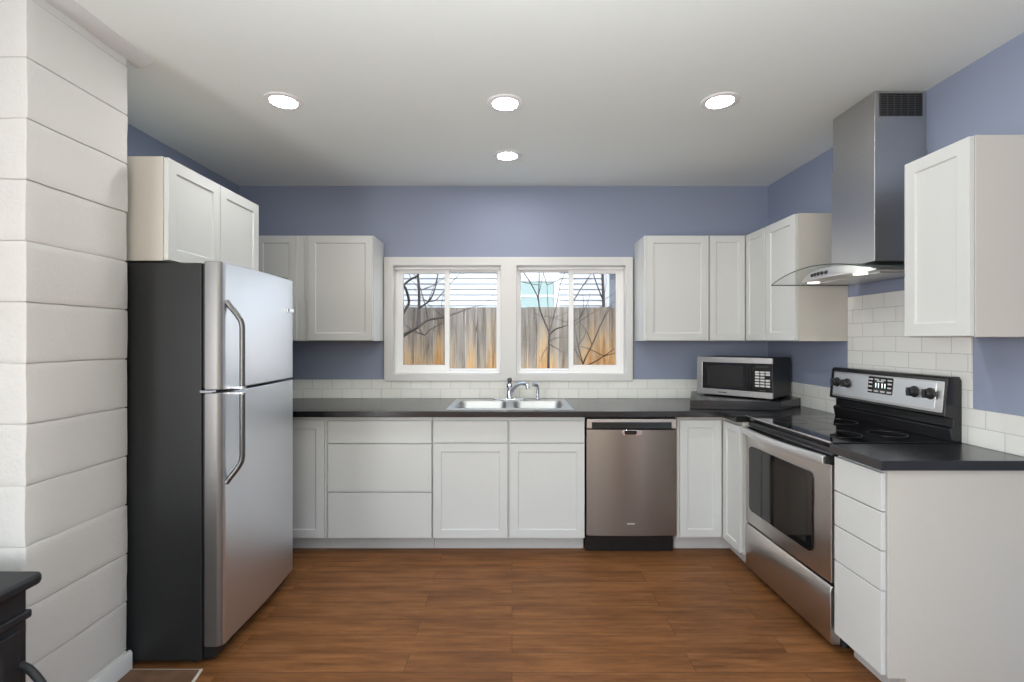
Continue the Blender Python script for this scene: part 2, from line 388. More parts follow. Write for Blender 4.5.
# the painted block chimney: courses of blocks with open joints
def chimney():
    bm = new(); x1, x0, y0, y1, h = -1.612, XL + .005, 1.592, 2.012, .2035
    z = -.1175
    k = 0
    while z < ZC - .03:
        a, b = max(z, .002) + .0018, min(z + h, ZC - .003) - .0018
        cuts = [x1 - (.40 if k % 2 == 0 else .20), x0]
        px = x1
        for cx in cuts:
            if px - cx < .03: continue
            j = [random.uniform(-.0025, .0025) for _ in range(3)]
            m = new(); box(m, cx + (.0018 if cx > x0 + .2 else 0), px - (.0 if px == x1 else .0018) + (j[0] if px == x1 else 0), y0 + j[1] * .6, y1, a, b)
            bmesh.ops.bevel(m, geom=m.edges[:], offset=.0045, segments=2, affect='EDGES', profile=.6)
            bmesh.ops.subdivide_edges(m, edges=[e for e in m.edges if e.calc_length() > .05], cuts=9, use_grid_fill=True)
            for v in m.verts:
                q = v.co.copy(); w = .5
                dz = noisefn.noise(q * 14) * .0022 + noisefn.noise(q * 45) * .0012
                if b > ZC - .1 or a < .05: dz = 0
                v.co += Vector((noisefn.noise(q * 9 + Vector((5, 0, 0))) * .0022 + noisefn.noise(q * 38) * .0010, noisefn.noise(q * 9 + Vector((0, 7, 0))) * .0018, dz))
            me = bpy.data.meshes.new('tmp'); m.to_mesh(me); m.free(); bm.from_mesh(me); bpy.data.meshes.remove(me); px = cx
        z += h; k += 1
    t = thing('chimney', 'white painted concrete block chimney rising beside the refrigerator', 'chimney', ((x0 + x1) / 2, (y0 + y1) / 2, 0), None, 'structure')
    obj('block_courses', bm, M['block'], t)
    m = new(); box(m, x0 + .002, x1 - .006, y0 + .006, y1 - .006, .001, ZC - .001); obj('mortar_joints', m, M['mortar'], t)
chimney()
bm = new(); prism(bm, [(-1.611, 0.001), (-1.596, .001), (-1.596, .072), (-1.602, .082), (-1.611, .082)], 1.60, 2.018, lambda x, y, z: (x, z, y))
struct('baseboard_left', bm, M['trim'], 'white baseboard along the foot of the block chimney', 'baseboard')
# hearth tiles at the foot of the chimney
t = thing('hearth', 'brown tiled hearth edge with pale grout below the chimney', 'hearth', (-1.6, 1.6, 0), None, 'structure')
bm = new(); prism(bm, [(-1.594, .6), (-1.02, .6), (-1.298, 2.016), (-1.594, 2.016)], .0005, .004); obj('grout_bed', bm, M['grout'], t)
bm = new()
for y0, y1 in ((1.706, 2.008), (1.396, 1.698), (1.086, 1.388), (.776, 1.078)):
    e = lambda y: -1.298 + (2.016 - y) * .196 - .012
    prism(bm, [(-1.594, y0), (e(y0), y0), (e(y1), y1), (-1.594, y1)], .001, .007)
obj('hearth_tile', bm, M['hearth'], t, .002)

# ------------------------------------------------------------------ backsplash tiles
bm = new(); box(bm, XL + .002, XR - .002, YB - .009, YB, CT, 1.078)
struct('trim_2', bm, M['tile_back'], 'white subway tile backsplash two rows high under the window', 'backsplash', .001)
bm = new()
grid_ys = [1.80, 2.082, 2.848, YB - .009]; zs = [CT, 1.0874, 1.6383]
t_ = new(); grid_slab(t_, grid_ys, zs, {(0, 1), (2, 1)}, 0, .009)
for v in t_.verts: v.co = (XR - v.co.z, v.co.x, v.co.y)
struct('trim_3', t_, M['tile_right'], 'white subway tile wall behind the stove rising to the hood', 'backsplash', .001); bm.free()

# ------------------------------------------------------------------ kitchen window: casing, two sliders
bm = new()
OX0, OX1, OZ0, OZ1, YC = -.995, .940, 1.066, 2.030, YB - .022
yslab(bm, [OX0, WX0, -.088, .035, WX1, OX1], [OZ0, WZ0, WZ1, OZ1], {(1, 1), (3, 1)}, YC, YB)
yslab(bm, [WX0 - LN, WX0, WX1, WX1 + LN], [WZ0 - LN, WZ0, WZ1, WZ1 + LN], {(1, 1)}, YB, YB + .15)
struct('trim_4', bm, M['trim'], 'wide white painted casing around the double kitchen window', 'window casing', .003)
bm = new(); box(bm, -.088, .035, YB, YB + .14, WZ0, WZ1); struct('trim_5', bm, M['trim'], 'white mullion post between the two sliding windows', 'trim', .002)
def slider(n, x0, x1, fixed_left, label):
    t = thing('window_%d' % n, label, 'window', ((x0 + x1) / 2, YB + .08, WZ0), None, 'structure')
    y0, y1 = YB + .05, YB + .13
    def ring(a0, a1, z0, z1, w, ya, yb, wl=None, wr=None, wb=None, wt=None):
        m = new(); wl, wr, wb, wt = wl or w, wr or w, wb or w, wt or w
        yslab(m, [a0, a0 + wl, a1 - wr, a1], [z0, z0 + wb, z1 - wt, z1], {(1, 1)}, ya, yb); return m
    obj('window_frame', ring(x0, x1, WZ0, WZ1, .022, y0, y1), M['vinyl'], t, .002)
    mid = (x0 + x1) / 2 + (.0 if fixed_left else .0)
    a, b = x0 + .022, x1 - .022; zb, zt = WZ0 + .022, WZ1 - .022
    # operable sash (thick frame, in front) and the direct-glazed fixed light
    if fixed_left: f0, f1, s0, s1 = a, mid + .02, mid - .01, b
    else: s0, s1, f0, f1 = a, mid + .01, mid - .02, b
    s = obj('sash', ring(s0, s1, zb, zt, .038, y0 + .008, y0 + .035, None, None, .045, .030), M['vinyl'], t, .002)
    m = new(); box(m, s0 + .038, s1 - .038, y0 + .019, y0 + .023, zb + .045, zt - .030); obj('pane', m, M['pane_screen'], s)
    f = obj('fixed_frame', ring(f0, f1, zb, zt, .014, y0 + .045, y0 + .07), M['vinyl'], t, .002)
    m = new(); box(m, f0 + .014, f1 - .014, y0 + .056, y0 + .060, zb + .014, zt - .014); obj('pane', m, M['pane'], f)
    m = new(); lx = (s1 - .012) if not fixed_left else (s0 + .012)
    box(m, lx - .008, lx + .008, y0 - .002, y0 + .008, 1.50, 1.56); obj('latch', m, M['vinyl'], s, .002)
slider(1, WX0, -.088, False, 'left sliding window over the sink, branches outside')
slider(2, .035, WX1, True, 'right sliding window with a teal pane seen across the fence')
for x0, x1, lab in ((WX0, -.088, 'thin white tension rod across the left window top'), (.035, WX1, 'thin white tension rod across the right window top')):
    t = thing('curtain_rod', lab, 'curtain rod', ((x0 + x1) / 2, YB + .012, 1.943), 'tension rods in the window')
    m = new(); tube(m, [(x0 + .006, YB + .012, 1.943), ((x0 + x1) / 2, YB + .012, 1.9445)], .0065, 10); tube(m, [((x0 + x1) / 2, YB + .012, 1.9445), (x1 - .006, YB + .012, 1.946)], .005, 10); obj('rod', m, M['vinyl'], t)
    for x, z, s in ((x0, 1.943, 1), (x1, 1.946, -1)):
        m = new(); lathe(m, [(.011, 0), (.011, .006 * s), (.007, .012 * s)], (x, YB + .012, z), 'X', 16); obj('end_cap', m, M['key'], t)

# ------------------------------------------------------------------ recessed lights
def downlight(x, y, label):
    t = thing('recessed_light', label, 'ceiling light', (x, y, ZC), 'recessed ceiling lights')
    m = new(); lathe(m, [(.062, -.002), (.066, -.007), (.088, -.005), (.092, -.0005), (.092, 0)], (x, y, ZC), 'Z', 40, False); obj('trim_ring', m, M['vinyl'], t)
    m = new(); lathe(m, [(.001, -.0045), (.040, -.0045), (.063, -.0035), (.063, -.001)], (x, y, ZC), 'Z', 40, True); obj('lens', m, M['lens'], t)
downlight(-1.150, 2.416, 'lit recessed ceiling light nearest the block chimney')
downlight(-.035, 2.437, 'lit recessed light in the middle of the row of three')
downlight(1.047, 2.416, 'lit recessed ceiling light nearest the range hood')
downlight(-.030, 3.130, 'lit recessed ceiling light over the sink, nearest the window')

# ------------------------------------------------------------------ refrigerator
def refrigerator():
    y0, y1, xf, h = 2.030, 2.745, -1.305, 1.713
    t = thing('refrigerator', 'stainless top-freezer refrigerator with black sides beside the chimney', 'refrigerator', (-1.65, (y0 + y1) / 2, 0))
    bm = new(); box(bm, -2.02, xf, y0, y1, .022, h); obj('body', bm, M['fridge_side'], t, .006)
    bm = new(); box(bm, -1.40, -1.262, y0 + .02, y1 - .02, .02, .072); obj('kick_grille', bm, M['black_matte'], t, .003)
    for x in (-1.95, -1.36):
        for y in (y0 + .05, y1 - .05):
            m = new(); lathe(m, [(.02, 0), (.02, .023)], (x, y, 0), 'Z', 16); obj('foot', m, M['black_matte'], t)
    def profile():
        n = 14; pts = [(-1.297, y0 + .004), (-1.247, y0 + .004)]
        for i in range(1, 6):
            a = R(90 * i / 5); pts.append((-1.247 + .026 * math.sin(a) + 0, y0 + .004 + .030 * (1 - math.cos(a))))
        for i in range(1, n):
            u = i / n; yy = y0 + .034 + (y1 - y0 - .060) * u
            pts.append((-1.224 + .010 * math.sin(math.pi * u), yy))
        for i in range(0, 6):
            a = R(90 * i / 5); pts.append((-1.244 + .020 * math.cos(a), y1 - .026 + .022 * math.sin(a)))
        pts.append((-1.297, y1 - .004)); return pts
    M_edge = M['door_edge']
    for name, za, zb in (('freezer_door', 1.172, 1.722), ('fridge_door', .078, 1.160)):
        bm = new(); prism(bm, profile(), za, zb); d = obj(name, bm, None, t, .004, angle=30, mats=[M['steel_door'], M_edge])
        for p in d.data.polygons:
            if p.normal.y < -.45: p.material_index = 1
        bm = new(); box(bm, -1.304, -1.296, y0 + .010, y1 - .010, za + .01, zb - .01); obj('gasket', bm, M['black_matte'], d)
        # bowed bar handle near the opening edge
        if name == 'freezer_door': zz = [(1.553, 0), (1.530, .25), (1.490, .72), (1.455, .97), (1.40, 1.0), (1.25, 1.0), (1.178, 1.0)]
        else: zz = [(1.154, 1.0), (1.08, 1.0), (.93, 1.0), (.865, .97), (.83, .72), (.79, .25), (.767, 0)]
        pts = [(-1.222 + .057 * k, y0 + .036 + .022 * k, z) for z, k in zz]
        bm = new(); tube(bm, smooth(pts, 5), .0115, 14); obj('handle', bm, M['handle_dark'], d)
        ex = zz[-1] if name == 'freezer_door' else zz[0]
        bm = new(); box(bm, -1.224, -1.155, y0 + .040, y0 + .072, ex[0] - .006, ex[0] + .006); obj('handle_bracket', bm, M['silver'], d, .002)
        if name == 'freezer_door':
            bm = new(); box(bm, -1.2195, -1.2085, y1 - .115, y1 - .040, 1.538, 1.560); b = obj('badge', bm, M['silver'], d, .002)
            bm = new(); box(bm, -1.2085, -1.2075, y1 - .112, y1 - .100, 1.541, 1.557); obj('badge_mark', bm, M['black_matte'], b)
    bm = new(); box(bm, -1.36, -1.25, y1 - .075, y1 - .020, h, h + .022); obj('hinge_cover', bm, M['black_matte'], t, .004)
    bm = new(); box(bm, -1.31, -1.262, y0 - .004, y0 + .03, 1.161, 1.171); obj('hinge', bm, M['silver'], t, .001)
    t.rotation_euler = (0, 0, R(1.0)); t.location.x -= .018
refrigerator()

# ------------------------------------------------------------------ wall cabinets
WG = 'white wall cabinets'
def wall_cabinet(label, fk, plane, parts, doors, loc, w0=UB, w1=UT, body='cab_side', rails=.052):
    t = thing('wall_cabinet', label, 'cabinet', loc, WG)
    F = face(fk, plane); bm = new()
    for (u0, u1, d1) in parts: carcass(bm, F, u0, u1, .020, d1, w0, w1)
    obj('cabinet_body', bm, M[body], t, .0015)
    for (u0, u1) in doors: obj('door', shaker(F, u0, u1, w0 + .004, w1 - .004, .019, rails), M['cab_white'], t, .0018)
    return t
wall_cabinet('white two-door wall cabinet mounted above the refrigerator', '+X', -1.470, [(2.050, 2.790, 0.660)], [(2.053, 2.418), (2.422, 2.787)], (-1.80, 2.42, 1.724), 1.724, 2.170)
YU = YB - .297
wall_cabinet('white single-door wall cabinet just left of the window', '-Y', YU, [(-1.500, -1.000, .295)], [(-1.468, -1.004)], (-1.25, YU, UB), body='cab_white')
wall_cabinet('white wall cabinet in the left corner, half hidden behind refrigerator', '-Y', YU, [(-2.128, -1.502, .295)], [(-1.845, -1.552)], (-1.80, YU, UB), body='cab_white')
wall_cabinet('white wall cabinet just right of the window, wide single door', '-Y', YU, [(.955, 1.419, .295)], [(.968, 1.414)], (1.19, YU, UB), body='cab_white')
# inside-corner cabinet: one door on each run
t = thing('wall_cabinet', 'white inside-corner wall cabinet with a narrow door on each side', 'cabinet', (1.7, 3.5, UB), WG)
bm = new(); grid_slab(bm, [1.421, 1.700, XR - .002], [3.186, YU + .020, YB - .002], {(0, 0)}, UB, UT); obj('cabinet_body', bm, M['cab_side'], t, .0015)
obj('door', shaker(face('-Y', YU), 1.424, 1.676, UB + .004, UT - .004, .019, .045), M['cab_white'], t, .0018)
obj('door', shaker(face('-X', 1.680), 3.189, 3.450, UB + .004, UT - .004, .019, .045), M['cab_white'], t, .0018)
wall_cabinet('white wall cabinet beside the hood glass, side panel facing the room', '-X', 1.682, [(2.852, 3.184, .316)], [(2.855, 3.181)], (1.84, 3.02, UB))
wall_cabinet('white single-door wall cabinet at the right edge, nearest the camera', '-X', 1.684, [(1.765, 2.063, .314)], [(1.768, 2.060)], (1.84, 1.91, 1.396), 1.396, 2.140)

# ------------------------------------------------------------------ base cabinets
BG = 'white base cabinets'
YD = 3.107                      # fronts of the back run
FB = face('-Y', YD); DW0, DW1 = .103, .861
def base(label, u0, u1, F=FB, d1=.640, toe=True):
    c = F((u0 + u1) / 2, .3, 0)
    t = thing('base_cabinet', label, 'cabinet', c, BG)
    bm = new(); carcass(bm, F, u0, u1, .020, d1, .095, CT - CTH - .001, .018, False); obj('cabinet_body', bm, M['cab_white'], t, .0015)
    if toe:
        bm = new(); fbox(bm, F, u0, u1, .085, .103, .0, .095); obj('toe_board', bm, M['toe'], t, .001)
    return t
t = base('white corner base cabinet half hidden behind the refrigerator', -2.128, -1.206)
obj('door', shaker(FB, -1.560, -1.218, DW0, DW1), M['cab_white'], t, .0018)
t = base('white base cabinet with three plain drawers left of the sink', -1.204, -.517)
for a, b in ((.717, DW1), (.403, .710), (DW0, .396)): obj('drawer', slab(FB, -1.194, -.521, a, b), M['cab_white'], t, .002)
t = base('white sink base cabinet with two doors under the sink', -.515, .474)
for u0, u1 in ((-.511, -.029), (-.013, .469)):
    obj('drawer_front', slab(FB, u0, u1, .722, DW1), M['cab_white'], t, .002)
    obj('door', shaker(FB, u0, u1, DW0, .713), M['cab_white'], t, .0018)
# inside-corner base cabinet beside the dishwasher
t = thing('base_cabinet', 'white inside-corner base cabinet between dishwasher and stove', 'cabinet', (1.5, 3.3, 0), BG)
bm = new(); grid_slab(bm, [1.072, 1.384, XR - .002], [2.876, YD + .020, YB - .011], {(0, 0)}, .095, CT - CTH - .001); obj('cabinet_body', bm, M['cab_side'], t, .0015)
obj('door', shaker(FB, 1.088, 1.357, DW0 + .006, DW1 + .006, .019, .05), M['cab_white'], t, .0018)
obj('door', shaker(face('-X', 1.363), 2.874, 3.103, DW0 + .006, DW1 + .006, .019, .045), M['cab_white'], t, .0018)
bm = new(); grid_slab(bm, [1.072, 1.449, 1.468], [2.876, YD + .085, YD + .103], {(0, 0)}, 0, .095); obj('toe_board', bm, M['toe'], t, .001)
# drawer stack right of the stove
FR = face('-X', 1.410)
t = thing('base_cabinet', 'white base cabinet with four drawers right of the stove', 'cabinet', (1.72, 1.97, 0), BG)
bm = new(); carcass(bm, FR, 1.846, 2.104, .020, .586, .095, CT - CTH - .001, .018, False); obj('cabinet_body', bm, M['cab_white'], t, .0015)
for a, b in ((.730, .876), (.580, .726), (.427, .576), (.105, .423)): obj('drawer', slab(FR, 1.834, 2.100, a, b), M['cab_white'], t, .002)
bm = new(); prism(bm, [(1.432, CT - CTH - .001), (1.432, .095), (1.500, .095), (1.500, 0), (1.996, 0), (1.996, CT - CTH - .001)], 1.828, 1.845, lambda x, y, z: (x, z, y)); obj('end_panel', bm, M['cab_side'], t, .0015)
bm = new(); fbox(bm, FR, 1.846, 2.104, .088, .105, 0, .095); obj('toe_board', bm, M['toe'], t, .001)

# ------------------------------------------------------------------ worktops
bm = new(); z0 = CT - CTH
SX0, SX1, SY0, SY1 = -.412, .386, 3.150, 3.640
grid_slab(bm, [XL + .003, SX0, SX1, 1.338, XR - .010], [2.872, 3.060, SY0, SY1, YB - .010], {(0, 0), (1, 0), (2, 0), (1, 2)}, z0, CT)
tag(obj('worktop', bm, M['counter'], None, .004), 'long black laminate worktop along the back wall around the sink', 'worktop', 'black worktops')
bm = new(); box(bm, 1.391, XR - .010, 1.806, 2.104, z0, CT)
tag(obj('worktop', bm, M['counter'], None, .004), 'short black laminate worktop on the drawers right of the stove', 'worktop', 'black worktops')

# ------------------------------------------------------------------ sink, faucet, sprayer
def sink():
    t = thing('kitchen_sink', 'stainless double-bowl sink set in the black worktop', 'sink', (-.013, 3.40, CT))
    bm = new(); X0, X1, Y0, Y1 = -.428, .402, 3.124, 3.668; zt = CT + .005
    B = [(-.385, -.035, 3.165, 3.545), (.009, .359, 3.165, 3.545)]
    grid_slab(bm, [X0, B[0][0], B[0][1], B[1][0], B[1][1], X1], [Y0, B[0][2], B[0][3], Y1], {(1, 1), (3, 1)}, CT + .0005, zt)
    obj('rim', bm, M['sink'], t, .002)
    for x0, x1, y0, y1 in B:
        bm = new(); prev = None; r = .05
        rects = [bm.verts.new(p) for p in ((x1, y1, zt), (x0, y1, zt), (x0, y0, zt), (x1, y0, zt))]
        for ins, dz, rr in ((.0, 0, r), (.006, -.012, r), (.014, -.13, r), (.035, -.165, r * .9), (.10, -.172, r * .6)):
            ring = [bm.verts.new((p[0], p[1], zt + dz)) for p in rrect(x0 + ins, x1 - ins, y0 + ins, y1 - ins, rr, 6)]
            if prev:
                n = len(ring)
                for k in range(n): bm.faces.new((prev[k], prev[(k + 1) % n], ring[(k + 1) % n], ring[k]))
            else:
                for c in range(4):
                    for k in range(6): bm.faces.new((rects[c], ring[c * 7 + k], ring[c * 7 + k + 1]))
            prev = ring
        bm.faces.new(prev); b = obj('bowl', bm, M['sink'], t)
        bm = new(); cx, cy = (x0 + x1) / 2, (y0 + y1) / 2; lathe(bm, [(.045, 0), (.045, .004), (.034, .005), (.030, .001)], (cx, cy, zt - .172), 'Z', 24); obj('drain', bm, M['chrome'], b)
sink()
def faucet():
    x, y, z = -.018, 3.610, CT + .0055
    t = thing('faucet', 'chrome single-lever faucet with an arched spout behind the sink', 'faucet', (x, y, z))
    bm = new(); prism(bm, rrect(x - .125, x + .125, y - .027, y + .027, .026, 8), z, z + .010); obj('base_plate', bm, M['chrome'], t, .003)
    bm = new(); lathe(bm, [(.030, .010), (.027, .016), (.022, .05), (.021, .085), (.025, .10), (.022, .122), (.008, .128)], (x, y, z), 'Z', 28); obj('faucet_body', bm, M['chrome'], t)
    bm = new(); lathe(bm, [(.010, .126), (.014, .128), (.017, .150), (.016, .162), (.006, .166)], (x, y, z), 'Z', 20)
    obj('lever', bm, M['handle_dark'], t)
    bm = new(); pts = smooth([(x + .008, y - .012, z + .045), (x + .030, y - .050, z + .090), (x + .060, y - .095, z + .122), (x + .095, y - .150, z + .135), (x + .122, y - .185, z + .128), (x + .130, y - .195, z + .108)], 6)
    tube(bm, pts, [.0155 - .004 * i / (len(pts) - 1) for i in range(len(pts))], 14); obj('spout', bm, M['chrome'], t)
    bm = new(); lathe(bm, [(.014, .098), (.0145, .112)], (x + .130, y - .195, z), 'Z', 18); obj('aerator', bm, M['silver'], t)
    x = .192
    t = thing('side_sprayer', 'chrome side sprayer with bent head right of the faucet', 'sprayer', (x, y, z))
    bm = new(); lathe(bm, [(.023, 0), (.023, .005), (.017, .010), (.014, .020)], (x, y, z), 'Z', 24); obj('sprayer_base', bm, M['chrome'], t)
    bm = new(); tube(bm, smooth([(x, y, z + .018), (x + .002, y, z + .060), (x + .002, y - .003, z + .095), (x - .010, y - .014, z + .112), (x - .034, y - .030, z + .116)], 6), [.012] * 13 + [.012 + .0004 * i for i in range(12)], 14); obj('sprayer_head', bm, M['chrome'], t)
faucet()

# ------------------------------------------------------------------ dishwasher
def dishwasher():
    x0, x1 = .479, 1.066; xm = (x0 + x1) / 2
    t = thing('dishwasher', 'stainless dishwasher with black toe panel under the worktop', 'dishwasher', (xm, 3.4, 0))
    bm = new(); box(bm, x0 + .004, x1 - .004, 3.155, 3.730, .11, .880); obj('tub', bm, M['black_matte'], t)
    bm = new(); box(bm, x0 + .003, x1 - .012, 3.150, 3.170, 0.002, .112); obj('toe_panel', bm, M['black'], t, .002)
    # gently bowed door below the control strip
    bm = new(); n = 12; pts = [(x0 + .003, 3.150)] + [(x0 + .003 + (x1 - x0 - .006) * i / n, 3.104 - .010 * math.sin(math.pi * i / n)) for i in range(n + 1)] + [(x1 - .003, 3.150)]
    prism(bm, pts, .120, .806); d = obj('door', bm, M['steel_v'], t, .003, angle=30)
    bm = new(); box(bm, x0 + .004, x1 - .004, 3.098, 3.150, .812, .876); c = obj('control_strip', bm, M['steel_h'], t, .004)
    bm = new(); box(bm, x0 + .036, x1 - .036, 3.094, 3.100, .814, .855); obj('control_window', bm, M['lcd'], c, .002)
    bm = new(); prism(bm, rrect(xm - .062, xm + .062, .770, .8055, .014, 6), 0, .006, lambda x, y, z: (x, 3.0935 - z, y)); h = obj('pocket_handle', bm, M['silver'], d, .002)
    bm = new(); prism(bm, rrect(xm - .048, xm + .030, .776, .803, .010, 6), 0, .002, lambda x, y, z: (x, 3.0875 - z, y)); obj('handle_recess', bm, M['black'], h)
    bm = new(); box(bm, xm - .030, xm + .020, 3.0925, 3.095, .196, .203); obj('badge', bm, M['key'], d)
dishwasher()

# ------------------------------------------------------------------ stove (range)
def stove_range():
    y0, y1 = 2.112, 2.864; ym = (y0 + y1) / 2; xf = 1.402
    t = thing('range', 'stainless electric range with black glass top and back panel', 'range', (xf, ym, 0))
    bm = new(); box(bm, 1.446, 1.972, y0 + .004, y1 - .004, .06, .905); obj('body', bm, M['black'], t, .003)
    for x in (1.50, 1.93):
        for y in (y0 + .06, y1 - .06):
            m = new(); lathe(m, [(.02, 0), (.016, .06)], (x, y, 0), 'Z', 14); obj('foot', m, M['black_matte'], t)
    bm = new(); prism(bm, [(xf + .016, .905), (1.985, .905), (1.985, .934), (xf + .004, .934), (xf - .002, .926)], y0, y1, lambda x, y, z: (x, z, y)); c = obj('cooktop', bm, M['black_glass'], t, .002)
    bm = new(); box(bm, xf - .0065, xf + .004, y0 + .002, y1 - .002, .9305, .9365); obj('cooktop_trim', bm, M['silver'], c, .001)
    for cx, cy, r in ((1.56, y0 + .20, .105), (1.56, y1 - .19, .085), (1.80, y0 + .19, .080), (1.80, y1 - .20, .105)):
        m = new(); lathe(m, [(r - .002, .0002), (r - .002, .0006), (r, .0006), (r, .0002)], (cx, cy, .934), 'Z', 48, False); obj('burner_ring', m, M['handle_dark'], c)
    # vent strip between cooktop and door
    bm = new(); box(bm, xf + .012, xf + .045, y0 + .006, y1 - .006, .838, .905); v = obj('vent_strip', bm, M['black'], t, .002)
    bm = new(); box(bm, xf + .004, xf + .012, y0 + .012, y1 - .012, .874, .879); obj('vent_lip', bm, M['silver'], v)
    # oven door
    bm = new(); n = 12
    prism(bm, [(xf + .042, y0 + .006)] + [(xf - .006 * math.sin(math.pi * i / n), y0 + .006 + (y1 - y0 - .012) * i / n) for i in range(n + 1)] + [(xf + .042, y1 - .006)], .310, .833)
    d = obj('oven_door', bm, M['steel_h'], t, .004, angle=30)
    bm = new(); prism(bm, rrect(y0 + .125, y1 - .055, .392, .768, .030, 8), 0, .006, lambda x, y, z: (xf - .010 + z, x, y)); w = obj('oven_window', bm, M['black_glass'], d, .001)
    bm = new(); prism(bm, rrect(y0 + .165, y1 - .150, .425, .735, .010, 4), 0, .0008, lambda x, y, z: (xf - .0108 + z, x, y)); obj('inner_window', bm, M['oven_glass'], w)
    bm = new(); pts = []; k = 16
    rings = []
    for i in range(k + 1):
        u = i / k; yy = y0 + .020 + (y1 - y0 - .030) * u; xx = xf - .020 - .034 * math.sin(math.pi * u)
        rings.append([bm.verts.new((xx + a, yy, .852 + b)) for a, b in ((-.008, -.019), (.007, -.021), (.009, .0), (.007, .021), (-.008, .019), (-.012, 0))])
    for a, b in zip(rings, rings[1:]):
        for j in range(6): bm.faces.new((a[j], a[(j + 1) % 6], b[(j + 1) % 6], b[j]))
    bm.faces.new(rings[0]); bm.faces.new(rings[-1][::-1]); hd = obj('oven_handle', bm, M['silver2'], d, .002, angle=60)
    for yy in (y0 + .022, y1 - .012):
        bm = new(); box(bm, xf - .024, xf + .014, yy - .012, yy + .012, .836, .866); obj('handle_mount', bm, M['black_matte'], hd, .002)
    # storage drawer
    bm = new(); prism(bm, [(xf + .040, .040), (xf + .004, .040), (xf - .004, .055), (xf - .004, .285), (xf + .004, .297), (xf + .040, .297)], y0 + .004, y1 - .004, lambda x, y, z: (x, z, y)); obj('storage_drawer', bm, M['steel_h'], t, .003)
    # backguard
    bm = new(); prism(bm, [(1.985, .934), (1.938, .934), (1.926, .990), (1.944, 1.000), (1.944, 1.036), (1.905, 1.046), (1.920, 1.212), (1.930, 1.222), (1.975, 1.222), (1.985, 1.205)], y0 + .001, y1 - .001, lambda x, y, z: (x, z, y)); g = obj('backguard', bm, M['black'], t, .003)
    sl = lambda y, w, o=0.0: (1.906 + (w - 1.05) * .0905 - o, y, w)
    def panel(y_a, y_b, wa, wb, r, o0, o1):
        m = new(); prism(m, rrect(y_a, y_b, wa, wb, r, 5), o0, o1, lambda x, y, z: sl(x, y, z)); return m
    p = obj('control_panel', panel(y0 + .012, y1 - .030, 1.060, 1.200, .004, .0, .004), M['steel_h'], g, .001)
    obj('fascia_plate', panel(y0 + .050, y1 - .036, 1.072, 1.192, .006, .004, .006), M['silver2'], p)
    for yy in (2.800, 2.716, 2.272, 2.186):
        c0 = Vector(sl(yy, 1.140, .004))
        m = new(); lathe(m, [(.027, 0), (.027, -.005), (.023, -.008), (.020, -.028), (.017, -.031)], c0, 'X', 28); kn = obj('knob', m, M['black_matte'], g)
        m = new(); box(m, c0.x - .040, c0.x - .026, yy - .007, yy + .007, 1.140 - .020, 1.140 + .020); obj('knob_grip', m, M['black_matte'], kn, .004)
    disp = obj('display', panel(2.398, 2.562, 1.106, 1.192, .006, .004, .0065), M['black_glass'], g)
    m = new()
    def seg(y, w, hw, hh): box(m, sl(0, w, .0078)[0], sl(0, w, .0062)[0], y - hw, y + hw, w - hh, w + hh)
    for k in range(4):                                          # keypad marks round a small clock
        for w in (1.178, 1.118): seg(2.545 - k * .042, w, .014, .004)
        if k in (0, 3):
            for w in (1.160, 1.140): seg(2.545 - k * .042, w, .012, .004)
    seg(2.48, 1.170, .022, .003); obj('display_marks', m, M['key'], disp)
    m = new()
    for dy, w0, w1 in ((2.508, 1.136, 1.160), (2.490, 1.136, 1.160), (2.466, 1.136, 1.160), (2.448, 1.136, 1.160)):
        box(m, sl(0, 1.15, .0078)[0], sl(0, 1.15, .0062)[0], dy - .0022, dy + .0022, w0, w1)
    obj('clock_digits', m, M['digits'], disp)
    t.rotation_euler = (0, 0, R(1.0))
stove_range()

